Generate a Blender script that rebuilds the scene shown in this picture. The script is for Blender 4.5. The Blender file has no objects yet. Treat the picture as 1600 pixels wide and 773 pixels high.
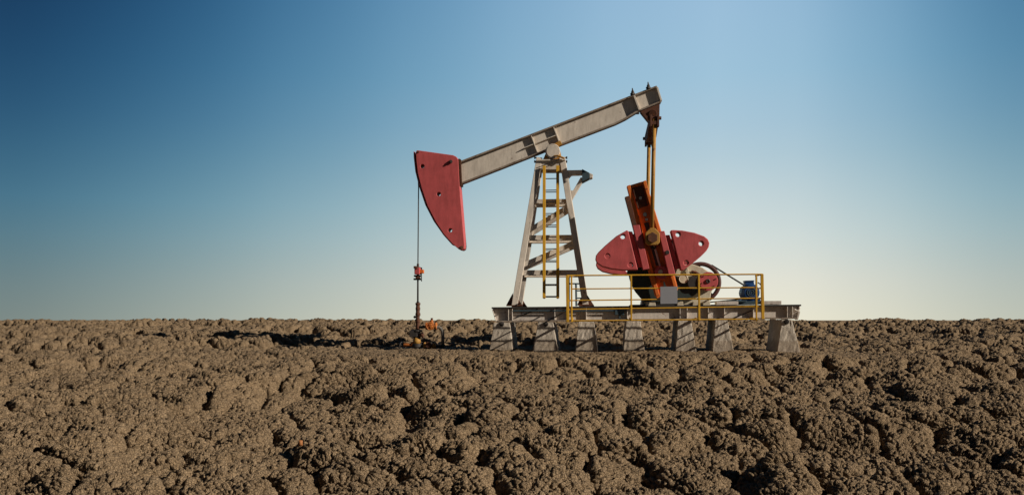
import bpy, bmesh, math, random
import numpy as np
from mathutils import Vector

random.seed(7)
sc = bpy.context.scene
COL = sc.collection

# ------------------------------------------------------------------ layout constants (metres)
EYE = 0.873                      # camera height above the ground at the pump
F = 1400.0                       # focal length in photo pixels (1600 wide)
HOR = 500.0                      # eye level row in the photo
TH = math.atan(0.1)              # the machine is turned 5.7 degrees to the camera
DV = 25.58                       # distance from the camera to the machine's front plane
U = Vector((math.cos(TH), -math.sin(TH), 0)); V = Vector((math.sin(TH), math.cos(TH), 0))
ORG = V * DV                     # machine origin on the ground
SLOPE = 0.0412                    # the field rises gently away from the camera
NEAR = .0030                     # and falls more steeply towards the camera
CREST = 43.0


def P(px, py, v):
    """Point of the plane at local depth v (machine frame: x along, y depth, z up)."""
    d = Vector(((px - 800.0) / F, 1.0, 0))
    t = (v + DV) / d.dot(V)
    return Vector((t * d.dot(U), v, EYE + t * (HOR - py) / F))


def to_world(p):
    return ORG + U * p.x + V * p.y + Vector((0, 0, p.z))


# ------------------------------------------------------------------ materials
def nt(name):
    m = bpy.data.materials.new(name); m.use_nodes = True
    n = m.node_tree; return m, n, n.nodes['Principled BSDF']


def noise(n, co, scale, detail=6, rough=0.6, dist=0.0):
    t = n.nodes.new('ShaderNodeTexNoise'); t.inputs['Scale'].default_value = scale
    t.inputs['Detail'].default_value = detail; t.inputs['Roughness'].default_value = rough
    t.inputs['Distortion'].default_value = dist
    n.links.new(co, t.inputs['Vector']); return t.outputs['Fac']


def ramp(n, fac, stops):
    r = n.nodes.new('ShaderNodeValToRGB'); e = r.color_ramp.elements
    while len(e) < len(stops): e.new(0.5)
    for i, (p, c) in enumerate(stops):
        e[i].position = p; e[i].color = (c, c, c, 1) if isinstance(c, (int, float)) else (*c, 1)
    n.links.new(fac, r.inputs['Fac']); return r.outputs['Color']


def mix(n, fac, a, b, mode='MIX'):
    x = n.nodes.new('ShaderNodeMix'); x.data_type = 'RGBA'; x.blend_type = mode
    for sock, val in ((x.inputs[0], fac), (x.inputs[6], a), (x.inputs[7], b)):
        if hasattr(val, 'is_linked'): n.links.new(val, sock)
        elif isinstance(val, (int, float)): sock.default_value = val
        else: sock.default_value = (*val, 1)
    return x.outputs[2]


def painted(name, col, col2, rust=(0.10, 0.04, 0.018), amount=0.5, rough=0.6, metal=0.0, streak=True, bump=0.15, scale=1.0):
    """Old paint: faded patches, dirt run down by rain, chips down to rust."""
    m, n, b = nt(name)
    tc = n.nodes.new('ShaderNodeTexCoord'); co = tc.outputs['Object']
    mp = n.nodes.new('ShaderNodeMapping'); mp.inputs['Scale'].default_value = (1.0, 1.0, 0.22)
    n.links.new(co, mp.inputs['Vector'])
    c = mix(n, ramp(n, noise(n, co, 2.2 * scale, 8, .65), [(0.3, 0), (0.7, 1)]), col, col2)
    if streak:
        s = ramp(n, noise(n, mp.outputs['Vector'], 9 * scale, 6, .7), [(0.42, 0), (0.75, 0.55)])
        c = mix(n, s, c, tuple(0.45 * x + 0.25 * y for x, y in zip(col2, rust)))
    lo = 0.72 - 0.16 * amount
    k = ramp(n, noise(n, co, 5.5 * scale, 10, .72, .3), [(lo, 0), (lo + .05, 1)])
    c = mix(n, k, c, rust)
    k2 = ramp(n, noise(n, co, 24 * scale, 6, .7), [(lo + .03, 0), (lo + .08, 0.8)])
    c = mix(n, k2, c, tuple(x * 0.8 for x in rust))
    n.links.new(c, b.inputs['Base Color'])
    r = ramp(n, noise(n, co, 13, 5), [(0.3, max(.05, rough - .15)), (0.7, min(1, rough + .2))])
    n.links.new(r, b.inputs['Roughness'])
    b.inputs['Metallic'].default_value = metal
    b.inputs['Specular IOR Level'].default_value = 0.3
    bp = n.nodes.new('ShaderNodeBump'); bp.inputs['Strength'].default_value = bump; bp.inputs['Distance'].default_value = 0.02
    n.links.new(noise(n, co, 30, 8, .7), bp.inputs['Height']); n.links.new(bp.outputs['Normal'], b.inputs['Normal'])
    return m


M = {}
M['white'] = painted('old_white_paint', (0.68, 0.60, 0.505), (0.56, 0.495, 0.415), amount=0.5)
M['base'] = painted('old_white_paint_dirty', (0.66, 0.59, 0.51), (0.50, 0.44, 0.38), amount=0.8)
M['red'] = painted('red_paint', (0.56, 0.10, 0.10), (0.42, 0.075, 0.075), rust=(0.14, 0.035, 0.025), amount=0.32, bump=.08)
M['orange'] = painted('orange_red_paint', (0.72, 0.20, 0.026), (0.55, 0.11, 0.02), rust=(0.09, 0.03, 0.015), amount=0.8)
M['yellow'] = painted('yellow_paint', (0.66, 0.37, 0.025), (0.54, 0.28, 0.02), rust=(0.12, 0.06, 0.02), amount=0.45)
M['ochre'] = painted('worn_yellow_rust', (0.48, 0.26, 0.05), (0.32, 0.15, 0.03), amount=0.9)
M['rust'] = painted('rusty_steel', (0.12, 0.045, 0.022), (0.07, 0.03, 0.018), rust=(0.18, 0.06, 0.02), amount=0.9, rough=.75)
M['dark'] = painted('dark_oily_steel_and_shade', (0.030, 0.028, 0.027), (0.05, 0.043, 0.037), rust=(0.07, 0.035, 0.02), amount=0.5, rough=.55)  # also colours the rods that stand for shadows on the web
M['green'] = painted('dark_green_paint', (0.028, 0.042, 0.038), (0.036, 0.048, 0.044), rust=(0.05, 0.03, 0.02), amount=0.3, rough=.5)
M['slate'] = painted('blue_grey_paint_and_shade', (0.035, 0.065, 0.085), (0.045, 0.075, 0.09), amount=0.3)  # also colours the modelled shadow tube and block on the web
M['cream'] = painted('cream_paint', (0.62, 0.55, 0.40), (0.52, 0.45, 0.33), amount=0.45)
M['blue'] = painted('blue_motor_paint', (0.012, 0.06, 0.19), (0.010, 0.05, 0.15), amount=0.2, rough=.4)
M['flange'] = painted('rust_edged_paint', (0.17, 0.12, 0.085), (0.36, 0.30, 0.24), rust=(0.06, 0.035, 0.022), amount=1.0)
M['valve'] = painted('faded_orange_valve', (0.52, 0.17, 0.03), (0.36, 0.10, 0.025), rust=(0.08, 0.03, 0.018), amount=0.9)
M['pipe'] = painted('weathered_pipe', (0.16, 0.15, 0.13), (0.10, 0.09, 0.08), rust=(0.10, 0.05, 0.03), amount=0.7)
M['grey'] = painted('grey_sheet', (0.27, 0.27, 0.29), (0.25, 0.25, 0.265), amount=0.0, streak=False, bump=.03)
M['cable'] = painted('wire_rope', (0.035, 0.033, 0.032), (0.05, 0.045, 0.04), amount=0.2, rough=.5, metal=.3)
M['brown'] = painted('brown_belt_guard', (0.10, 0.035, 0.03), (0.075, 0.03, 0.026), amount=0.4)


def concrete():
    m, n, b = nt('cast_concrete')
    tc = n.nodes.new('ShaderNodeTexCoord'); co = tc.outputs['Object']
    mp = n.nodes.new('ShaderNodeMapping'); mp.inputs['Scale'].default_value = (1, 1, .18); n.links.new(co, mp.inputs['Vector'])
    c = mix(n, ramp(n, noise(n, co, 3, 8, .7), [(0.3, 0), (0.72, 1)]), (0.56, 0.49, 0.40), (0.42, 0.36, 0.29))
    c = mix(n, ramp(n, noise(n, mp.outputs['Vector'], 16, 6, .7), [(0.45, 0), (0.72, .6)]), c, (0.25, 0.21, 0.17))
    vo = n.nodes.new('ShaderNodeTexVoronoi'); vo.inputs['Scale'].default_value = 38; n.links.new(co, vo.inputs['Vector'])
    c = mix(n, ramp(n, vo.outputs['Distance'], [(0.08, .65), (0.2, 0)]), c, (0.13, 0.11, 0.095))
    # soil splashed up the foot in an uneven band
    sx = n.nodes.new('ShaderNodeSeparateXYZ'); n.links.new(co, sx.inputs[0])
    ad = n.nodes.new('ShaderNodeMath'); ad.operation = 'MULTIPLY_ADD'; ad.inputs[1].default_value = -.55
    n.links.new(noise(n, co, 7, 8, .75), ad.inputs[0]); n.links.new(sx.outputs[2], ad.inputs[2])
    c = mix(n, ramp(n, ad.outputs[0], [(0.0, .5), (.06, 0)]), c, (0.25, 0.18, 0.115))
    n.links.new(c, b.inputs['Base Color']); b.inputs['Roughness'].default_value = .93; b.inputs['Specular IOR Level'].default_value = .2
    bp = n.nodes.new('ShaderNodeBump'); bp.inputs['Strength'].default_value = .6; bp.inputs['Distance'].default_value = .03
    n.links.new(noise(n, co, 26, 10, .75), bp.inputs['Height']); n.links.new(bp.outputs['Normal'], b.inputs['Normal'])
    return m


M['concrete'] = concrete()


def soil():
    m, n, b = nt('dry_clay_soil')
    tc = n.nodes.new('ShaderNodeTexCoord'); co = tc.outputs['Object']
    c = mix(n, ramp(n, noise(n, co, .45, 6, .6), [(0.3, 0), (0.7, 1)]), (0.245, 0.168, 0.094), (0.158, 0.108, 0.062))
    c = mix(n, ramp(n, noise(n, co, 5, 8, .7), [(0.35, 0), (0.7, .8)]), c, (0.37, 0.265, 0.16))
    c = mix(n, ramp(n, noise(n, co, 34, 6, .7), [(0.45, 0), (0.75, .7)]), c, (0.105, 0.075, 0.052))
    n.links.new(c, b.inputs['Base Color']); b.inputs['Roughness'].default_value = .95; b.inputs['Specular IOR Level'].default_value = .15
    vo = n.nodes.new('ShaderNodeTexVoronoi'); vo.feature = 'DISTANCE_TO_EDGE'; vo.inputs['Scale'].default_value = 24; n.links.new(co, vo.inputs['Vector'])
    hs = ramp(n, vo.outputs['Distance'], [(0, 0), (.12, .8), (.4, 1)])
    hh_ = mix(n, .5, hs, noise(n, co, 45, 8, .75))
    bp = n.nodes.new('ShaderNodeBump'); bp.inputs['Strength'].default_value = 1.0; bp.inputs['Distance'].default_value = .035
    n.links.new(hh_, bp.inputs['Height']); n.links.new(bp.outputs['Normal'], b.inputs['Normal'])
    return m


M['soil'] = soil()

# ------------------------------------------------------------------ mesh builder (machine frame)
class MB:
    def __init__(self): self.bm = bmesh.new()

    def box(self, c, size):
        h = Vector(size) / 2; c = Vector(c)
        vs = [self.bm.verts.new(c + Vector((x * h.x, y * h.y, z * h.z))) for x in (-1, 1) for y in (-1, 1) for z in (-1, 1)]
        for f in ((0, 1, 3, 2), (4, 6, 7, 5), (0, 4, 5, 1), (2, 3, 7, 6), (0, 2, 6, 4), (1, 5, 7, 3)):
            self.bm.faces.new([vs[i] for i in f])
        return self

    def bar(self, a, b, w, d, side=Vector((0, 1, 0))):
        """Box from a to b: d along SIDE, w across."""
        a, b = Vector(a), Vector(b); ax = (b - a).normalized()
        x = ax.cross(side).normalized(); y = x.cross(ax).normalized()
        vs = [self.bm.verts.new(p + x * (i * w / 2) + y * (j * d / 2)) for p in (a, b) for i in (-1, 1) for j in (-1, 1)]
        for f in ((0, 1, 3, 2), (4, 6, 7, 5), (0, 4, 5, 1), (2, 3, 7, 6), (0, 2, 6, 4), (1, 5, 7, 3)):
            self.bm.faces.new([vs[i] for i in f])
        return self

    def tube(self, a, b, r, n=12, r2=None):
        a, b = Vector(a), Vector(b); ax = (b - a).normalized()
        x = ax.orthogonal().normalized(); y = ax.cross(x)
        r2 = r if r2 is None else r2
        rings = [[self.bm.verts.new(p + (x * math.cos(6.2832 * i / n) + y * math.sin(6.2832 * i / n)) * q) for i in range(n)] for p, q in ((a, r), (b, r2))]
        for i in range(n):
            f = self.bm.faces.new([rings[0][i], rings[0][(i + 1) % n], rings[1][(i + 1) % n], rings[1][i]]); f.smooth = n > 8
        self.bm.faces.new(rings[0][::-1]); self.bm.faces.new(rings[1])
        return self

    def path(self, pts, r, n=10):
        for i in range(len(pts) - 1): self.tube(pts[i], pts[i + 1], r, n)
        for p in pts[1:-1]: self.ball(p, r * 1.01, n)
        return self

    def ball(self, c, r, n=10, sc=(1, 1, 1)):
        g = bmesh.ops.create_uvsphere(self.bm, u_segments=n, v_segments=max(6, n // 2), radius=r)
        for v in g['verts']: v.co = Vector((v.co.x * sc[0], v.co.y * sc[1], v.co.z * sc[2])) + Vector(c)
        for v in g['verts']:
            for f in v.link_faces: f.smooth = True
        return self

    def ring(self, c, axis, R, r, n=28, m=8, arc=(0, 6.28319)):
        axis = Vector(axis).normalized(); x = axis.orthogonal().normalized(); y = axis.cross(x); c = Vector(c)
        full = abs(arc[1] - arc[0] - 6.28319) < 1e-3
        k = n if full else n + 1
        rr = []
        for i in range(k):
            a = arc[0] + (arc[1] - arc[0]) * i / n
            d = x * math.cos(a) + y * math.sin(a)
            rr.append([self.bm.verts.new(c + d * (R + r * math.cos(6.2832 * j / m)) + axis * (r * math.sin(6.2832 * j / m))) for j in range(m)])
        for i in range(n):
            for j in range(m):
                f = self.bm.faces.new([rr[i][j], rr[(i + 1) % k][j], rr[(i + 1) % k][(j + 1) % m], rr[i][(j + 1) % m]]); f.smooth = True
        return self

    def prism(self, pts, v0, v1, holes=()):
        """pts: outline in (x, z); holes: (x, z, r); extruded in depth from v0 to v1."""
        b = self.bm
        loops = [list(pts)] + [[(hx + r * math.cos(6.2832 * i / 14), hz + r * math.sin(6.2832 * i / 14)) for i in range(14)] for hx, hz, r in holes]
        if not holes:
            fr = b.faces.new([b.verts.new((x, v0, z)) for x, z in loops[0]])
            faces = [fr]
        else:
            es = []
            for lp in loops:
                vs = [b.verts.new((x, v0, z)) for x, z in lp]
                es += [b.edges.new((vs[i], vs[(i + 1) % len(vs)])) for i in range(len(vs))]
            g = bmesh.ops.triangle_fill(b, edges=es, use_beauty=True, normal=(0, -1, 0))
            faces = [f for f in g['geom'] if isinstance(f, bmesh.types.BMFace)]
        g = bmesh.ops.extrude_face_region(b, geom=faces, use_keep_orig=True)
        bmesh.ops.translate(b, verts=[x for x in g['geom'] if isinstance(x, bmesh.types.BMVert)], vec=(0, v1 - v0, 0))
        return self

    def strip(self, pts, t, v0, v1):
        """Plate following the polyline pts (x, z), thickness t below it."""
        pts = [Vector(p) for p in pts]; off = []
        for i, p in enumerate(pts):
            a = pts[max(0, i - 1)]; c = pts[min(len(pts) - 1, i + 1)]
            d = (c - a).normalized(); off.append(p + Vector((d.y, -d.x)) * t)
        return self.prism([tuple(p) for p in pts] + [tuple(p) for p in off[::-1]], v0, v1)


class Root:
    pass


def thing(name, label, cat, base=Vector((0, 0, 0)), group=None):
    o = bpy.data.objects.new(name, None); COL.objects.link(o)
    o.location = to_world(base); o.rotation_euler = (0, 0, -TH)
    o['label'] = label; o['category'] = cat; o.empty_display_size = .3
    if group: o['group'] = group
    r = Root(); r.o = o; r.base = Vector(base); return r


def part(name, mb, mat, parent, root, bevel=0.008, label=None):
    bm = mb.bm
    bmesh.ops.recalc_face_normals(bm, faces=bm.faces)
    bmesh.ops.translate(bm, verts=bm.verts, vec=-root.base)
    me = bpy.data.meshes.new(name); bm.to_mesh(me); bm.free(); me.materials.append(M[mat])
    o = bpy.data.objects.new(name, me); COL.objects.link(o)
    o.parent = parent.o if isinstance(parent, Root) else parent
    if label: o['label'] = label
    if bevel:
        b = o.modifiers.new('bevel', 'BEVEL'); b.width = bevel; b.segments = 2; b.limit_method = 'ANGLE'; b.angle_limit = math.radians(40)
        b.harden_normals = False
    return o


def xz(pts, v):
    out = []
    for px, py in pts:
        p = P(px, py, v); out.append((p.x, p.z))
    return out


# ================================================================== THE PUMPJACK
VF, VR, VC = 0.12, 1.62, 0.87          # front beam, rear beam, centre line
pj = thing('pumpjack', 'white pumpjack with red horse head, red counterweights and yellow guard railing', 'pumpjack')

# ---- base frame: two long beams, cross members
def base_beam(v, stiff, lab=None):
    m = MB()
    hw = .12
    tl, tr = P(768, 479.6, v - hw), P(1252, 475.4, v - hw)
    bl, br = P(776, 503.2, v - hw), P(1244, 498.0, v - hw)
    t = .045
    f0 = MB().bar(Vector((tl.x, v, tl.z - t / 2)), Vector((tr.x, v, tr.z - t / 2)), t, 2 * hw)
    f1 = MB().bar(Vector((bl.x, v, bl.z + t / 2)), Vector((br.x, v, br.z + t / 2)), t, 2 * hw)
    m.prism([(tl.x + .03, tl.z - t - .001), (tl.x + .05, tl.z - .2), (bl.x - .02, bl.z + t + .001), (br.x + .02, br.z + t + .001), (tr.x - .03, tr.z - .25), (tr.x - .02, tr.z - t - .001)], v - .012, v + .012)
    for px in stiff:
        a = P(px, 480, v); k = (a.x - tl.x) / (tr.x - tl.x)
        zt = tl.z + k * (tr.z - tl.z) - t; zb = bl.z + k * (br.z - bl.z) + t
        m.box((a.x, v - .012 - .05, (zt + zb) / 2), (.022, .1, zt - zb - .004))
        m.box((a.x, v + .012 + .05, (zt + zb) / 2), (.022, .1, zt - zb - .004))
    # slanted end plates
    m.bar(Vector((tl.x + .02, v, tl.z - .06)), Vector((bl.x - .02, v, bl.z + .02)), .02, 2 * hw - .02)
    m.bar(Vector((tr.x - .05, v, tr.z - .2)), Vector((br.x + .03, v, br.z - .02)), .05, 2 * hw - .01)
    o = part('base_beam', m, 'base', pj, pj, .006, lab)
    part('top_flange', f0, 'dark', o, pj, .006)
    part('bottom_flange', f1, 'flange', o, pj, .006)
    return o


STF = (795, 801, 867, 886, 916, 980, 1062, 1073, 1106, 1131, 1176, 1229, 1237)
fb = base_beam(VF, STF)
rb = base_beam(VR, STF)
for px in (790, 852, 916, 990, 1068, 1125, 1228):
    a = P(px, 490, VF)
    part('cross_beam', MB().box((a.x, VC, EYE + .17), (.16, VR - VF - .04, .22)), 'base', pj, pj)
part('lifting_eye', MB().ring(P(1245, 481, VF - .04), (0, 1, 0), .07, .025, 16, 8), 'base', pj, pj, 0)
# dark rods modelled in place of slanting cast shadows on the web
for a, b in (((801, 498), (840, 483)), ((860, 498), (879, 489)), ((1147, 497), (1174, 485))):
    part('web_shadow_rod', MB().tube(P(*a, VF - .03), P(*b, VF - .03), .014, 6), 'dark', pj, pj, 0)
# tube drawn as a shadow line on the web, hold-down pins over the piers
part('rail_shadow_tube', MB().tube(P(802, 485.5, VF - .1), P(978, 485.3, VF - .1), .022, 8), 'slate', pj, pj, 0)
part('box_shadow', MB().box(P(968, 488, VF - .09), (.26, .1, .14)).box(P(968, 494, VF - .09), (.05, .05, .12)), 'slate', pj, pj)  # slate block standing in for the shadow of an electric box
for px, py in ((784, 506), (853, 506), (1229, 502.5)):
    part('anchor_pin', MB().tube(P(px, py, -.03), P(px, py, .2), .07, 14).tube(P(px, py, -.05), P(px, py, -.03), .045, 8), 'dark', pj, pj, .005)
# deck plate along the middle
a, b = P(985, 477, VF), P(1120, 476, VF)
part('deck_plate', MB().box(((a.x + b.x) / 2, VC, P(1050, 477, VF).z + .013), (b.x - a.x, VR - VF - .1, .03)), 'dark', pj, pj)
a = P(1140, 473.5, .6)
for px, py, w in ((1136, 473.4, .6), (1206, 472.6, .5)):
    part('motor_skid', MB().box((P(px, py, .6).x, .75, P(px, py, .6).z), (w, .5, .1)), 'base', pj, pj)

# ---- tower
def leg(top, bot, w=.175):
    return MB().bar(P(*bot[:2], bot[2]), P(*top[:2], top[2]), w, w)


def same(px, py, v0, v1):               # the same point one plane further back
    p = P(px, py, v0); return Vector((p.x, v1, p.z))


tl0, bl0, tr0, br0 = P(843, 247, .62), P(804, 478, VF), P(878.5, 247, .62), P(915, 477, VF)
back = lambda p: Vector((p.x, 2 * VC - p.y, p.z))
def along(a, b, z):
    k = (z - a.z) / (b.z - a.z); return a.lerp(b, k)
legs = []
for t_, b_ in ((tl0, bl0), (tr0, br0)):
    for f in (lambda p: p, back):
        legs.append(part('tower_leg', MB().bar(f(b_), f(t_), .172, .17), 'white', pj, pj, .01))
for p in (bl0, br0, back(bl0), back(br0)):
    m = MB().box((p.x, p.y, p.z + .015), (.46, .22, .03))
    m.prism([(p.x - .24, p.z + .03), (p.x - .05, p.z + .38), (p.x - .03, p.z + .03)], p.y - .012, p.y + .012)
    m.prism([(p.x + .03, p.z + .03), (p.x + .05, p.z + .3), (p.x + .22, p.z + .03)], p.y - .012, p.y + .012)
    part('foot_plate', m, 'rust', pj, pj, .004)
# horizontal braces and diagonals, front and back faces
zof = lambda py: P(860, py, .3).z
for py, h in ((313.5, .13), (371, .15), (426, .15)):
    z = zof(py)
    for f in (lambda p: p, back):
        a, b = f(along(tl0, bl0, z)), f(along(tr0, br0, z))
        dz = Vector((0, .02 if f is not back else -.02, 0))
        part('cross_brace', MB().bar(a + dz, b + dz, h, .1).bar(a + dz * 2 + Vector((0, 0, -h / 2 + .01)), b + dz * 2 + Vector((0, 0, -h / 2 + .01)), .022, .2), 'white', pj, pj, .006)
for (ya, yb) in ((361, 321), (415, 379)):
    for f in (lambda p: p, back):
        a, b = f(along(tl0, bl0, zof(ya))), f(along(tr0, br0, zof(yb)))
        part('diagonal_brace', MB().bar(a, b, .13, .09), 'white', pj, pj, .006)
# side braces between the front and the back legs
for lt, lb in ((tl0, bl0), (tr0, br0)):
    for py in (313, 371, 426):
        a = along(lt, lb, zof(py) - .02)
        part('side_brace', MB().bar(a, back(a), .1, .09, Vector((1, 0, 0))), 'white', pj, pj, .006)
# cap of the tower
m = MB()
c0, c1 = P(839, 249.5, .5), P(882, 266, .5)
m.box(((c0.x + c1.x) / 2, VC, c0.z - .02), (c1.x - c0.x + .06, .8, .04))
m.prism(xz([(845, 250.5), (877, 250.5), (876, 265), (845, 265)], .55), .53, .56)
m.prism(xz([(845, 250.5), (877, 250.5), (876, 265), (845, 265)], .55), 1.18, 1.21)
cap = part('tower_cap', m, 'white', pj, pj, .006)
for px in (836, 885):
    for py in (246.5, 252.5):
        s = -1 if px < 860 else 1
        part('bolt', MB().tube(P(px - s * 5, py, .6), P(px + s * 1, py, .6), .02, 6).tube(P(px - s * .6, py, .6), P(px + s * 1.4, py, .6), .038, 6), 'dark', cap, pj, 0)
part('cap_line', MB().tube(P(837, 263.2, .42), P(874, 249, .42), .012, 6), 'dark', cap, pj, 0)  # thin dark tube slanting across the cap
# saddle bearing under the beam
cb = P(863.5, 236.5, .5)
m = MB().tube((cb.x, .5, cb.z), (cb.x, 2 * VC - .5, cb.z), .215, 28)
m.prism(xz([(848, 249), (852, 240), (875, 240), (880, 249)], .5), .56, 1.18)
sb = part('saddle_bearing', m, 'ochre', pj, pj, .01)
part('bearing_cap', MB().tube((cb.x, .465, cb.z), (cb.x, .5, cb.z), .18, 24).ring((cb.x, .495, cb.z), (0, 1, 0), .2, .02, 28, 6), 'white', sb, pj, .006)
part('grease_pipe', MB().path([P(866, 244, .46), P(872, 243.5, .42), P(882, 247.5, .42)], .028, 8), 'ochre', sb, pj, 0)
part('lug', MB().bar(P(866, 229, .6), P(877, 223, .6), .13, .1), 'ochre', sb, pj)

# bumper bracket on the right of the tower
v = .78
m = MB()
m.prism(xz([(881, 266), (912, 265.5), (911, 273), (893, 273.5), (886.5, 280), (885, 280)], v), v, v + .2)
m.prism(xz([(887, 297.5), (895.5, 297.5), (907.5, 276.5), (913, 279.5), (892, 315), (890, 315)], v), v + .002, v + .198)
bk = part('bumper_bracket', m, 'white', pj, pj)
m = MB().prism(xz([(909.5, 264), (921, 270), (921, 278), (909.5, 284)], v - .1), v - .1, v + .3)
bp_ = part('bumper', m, 'slate', bk, pj)
part('bumper_pad', MB().prism(xz([(921.2, 270), (926.5, 272.4), (925.6, 277), (921.2, 278.3)], v - .1), v - .08, v + .28), 'white', bp_.parent, pj)

# ---- ladders
def ladder(name, top, bot, spacing, rmat, smat, n, w=.05):
    lad = MB()
    r = {}
    tops = [P(x, top[1], top[2]) for x in (850.3, 871.5)]
    bots = [P(x, bot[1], bot[2]) for x in (850.3, 871.5)]
    # keep the rails parallel
    hw = (tops[1].x - tops[0].x + bots[1].x - bots[0].x) / 4
    ct, cbt = (tops[0] + tops[1]) / 2, (bots[0] + bots[1]) / 2
    first = None
    for s in (-1, 1):
        o = part('rail', MB().bar(cbt + Vector((s * hw, 0, 0)), ct + Vector((s * hw, 0, 0)), w, .06), smat, pj if first is None else first, pj, .005)
        if first is None:
            o.name = name; first = o
    d = (ct - cbt).normalized()
    for i in range(n):
        c = cbt + d * (.05 + i * spacing)
        part('rung', MB().tube(c - Vector((hw - .02, 0, 0)), c + Vector((hw - .02, 0, 0)), .014, 8), rmat, first, pj, 0)
    return first


ladder('ladder', (861, 259, .44), (861, 465.5, -.06), .345, 'dark', 'yellow', 11, .085)
ladder('rear_ladder', (861, 274, .95), (861, 466.5, .95), .345, 'dark', 'yellow', 10, .05)

# ---- walking beam (an I-section on the centre line)
top = [(717, 252.2), (870, 193.8), (991, 147.2), (1026, 133.8)]
bot = [(717, 289.0), (780, 264.5), (872, 228.2), (961, 194.3), (976, 187), (996, 174.8), (1032, 160.2)]
vb = VC - .115
TOP, BOT = xz(top, vb), xz(bot, vb)
BOTu = [(x, z) for x, z in BOT]
m = MB()
mt = MB().strip(TOP, .05, vb, 2 * VC - vb)
mb_ = MB().strip([(x, z + .052) for x, z in BOTu], .05, vb, 2 * VC - vb)
web = [(x, z - .049) for x, z in TOP] + [(x, z + .05) for x, z in BOTu[::-1]]
m.prism(web, VC - .018, VC + .018)
wb = part('walking_beam', m, 'white', pj, pj, .007)
part('flange', mt, 'flange', wb, pj, .007)
part('flange', mb_, 'flange', wb, pj, .007)
def stiffener(a, b, name='stiffener', w=.03, d0=vb + .008):
    pa, pb = P(*a, vb), P(*b, vb)
    mm = MB()
    pa.y = pb.y = 0
    n = (pb - pa).normalized()
    pa += n * .05; pb -= n * .05
    for v0, v1 in ((d0, VC - .018), (VC + .018, 2 * VC - d0)):
        x = Vector((n.z, 0, -n.x)) * (w / 2)
        mm.prism([((pa + x).x, (pa + x).z), ((pb + x).x, (pb + x).z), ((pb - x).x, (pb - x).z), ((pa - x).x, (pa - x).z)], v0, v1)
    return part(name, mm, 'white', wb, pj, .004)
stiffener((829, 209.3), (840.5, 240))
stiffener((864, 195.9), (875.5, 226.5))
stiffener((990, 147.4), (1000, 174.5), w=.05, d0=vb - .02)
stiffener((1026, 133.8), (1034, 159.8), 'end_plate', .05, vb - .01)
# mid rib between the two stiffeners
part('rib', MB().bar(P(818, 232, vb + .07) , P(871, 211, vb + .07), .025, .11), 'white', wb, pj, .004)
for px, py in ((988.5, 147.5), (1013, 138)):
    b0 = P(px, py + 1, VC - .1)
    n = Vector((-.36, 0, .93))
    mm = MB().tube(b0, b0 + Vector((0, 0, .05)), .07, 8).tube(b0 + Vector((0, 0, .05)), b0 + Vector((0, 0, .11)), .045, 6).tube(b0 + Vector((0, 0, .11)), b0 + Vector((-.01, 0, .2)), .03, 6, .012)
    part('clamp_bolt', mm, 'dark', wb, pj, 0)
part('clamp_bolt', MB().box(P(996, 177, vb + .05), (.1, .08, .06)), 'dark', wb, pj)

# ---- horse head
vh0, vh1 = VC - .23, VC + .23
hh = [(652.5, 234.8), (708, 242.5), (713, 245), (715.8, 250), (717.5, 285), (725.5, 383), (725, 388), (721.5, 390.5), (717, 389.5), (707, 381), (694, 366.5),
      (681, 347), (668, 322), (658.5, 294), (652.5, 270), (650, 248), (649.6, 238.5), (650.5, 235.5)]
holes = [(P(x, y, vh0).x, P(x, y, vh0).z, .062) for x, y in ((659.8, 259.8), (685.3, 303.3), (703.2, 359.8))]
m = MB().prism(xz(hh, vh0), vh0, vh1, holes)
head = part('horse_head', m, 'red', pj, pj, .012)
part('bolt', MB().tube(P(704.5, 252.5, vh0 - .05), P(704.5, 252.5, vh0 + .02), .055, 6).tube(P(704.5, 252.5, vh0 - .08), P(704.5, 252.5, vh0 - .05), .03, 6), 'dark', head, pj, .004)
part('bolt', MB().tube(P(653.5, 237.5, vh0 - .02), P(653.5, 237.5, vh0 + .02), .03, 8), 'rust', head, pj, .004)
part('bolt', MB().tube(P(721.5, 386.5, vh0 - .02), P(721.5, 386.5, vh0 + .02), .05, 8), 'rust', head, pj, .004)
# curved track plate for the cables: set just proud of the front edge
arc = xz([(709, 383.5), (695.5, 368.5), (680.3, 347), (667.3, 322), (657.7, 294), (651.7, 270), (649.2, 248), (648.9, 239)], VC)
part('cable_track', MB().strip([(x - .012, z) for x, z in arc[::-1]][::-1], .03, VC - .2, VC + .2), 'red', head, pj, .004)
part('mounting_plate', MB().bar(P(718.6, 249, VC - .2), P(720.5, 291, VC - .2), .07, .02).bar(P(719, 250, VC), P(721, 291, VC), .05, .42), 'rust', head, pj, .005)

# ---- equaliser at the tail, pitman arms
vn, vfz = -.52, 2.26
eq_top = P(1022, 183, vn)
m = MB()
m.prism(xz([(1000, 174), (1031, 162), (1030.5, 182), (1027, 188), (1013, 190)], vb), vb + .02, VC + .15)
tb = part('tail_bearing', m, 'rust', pj, pj)
part('bearing_cap', MB().tube(P(1020, 178, vb - .01), P(1020, 178, vb + .05), .12, 16), 'rust', tb, pj)
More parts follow.
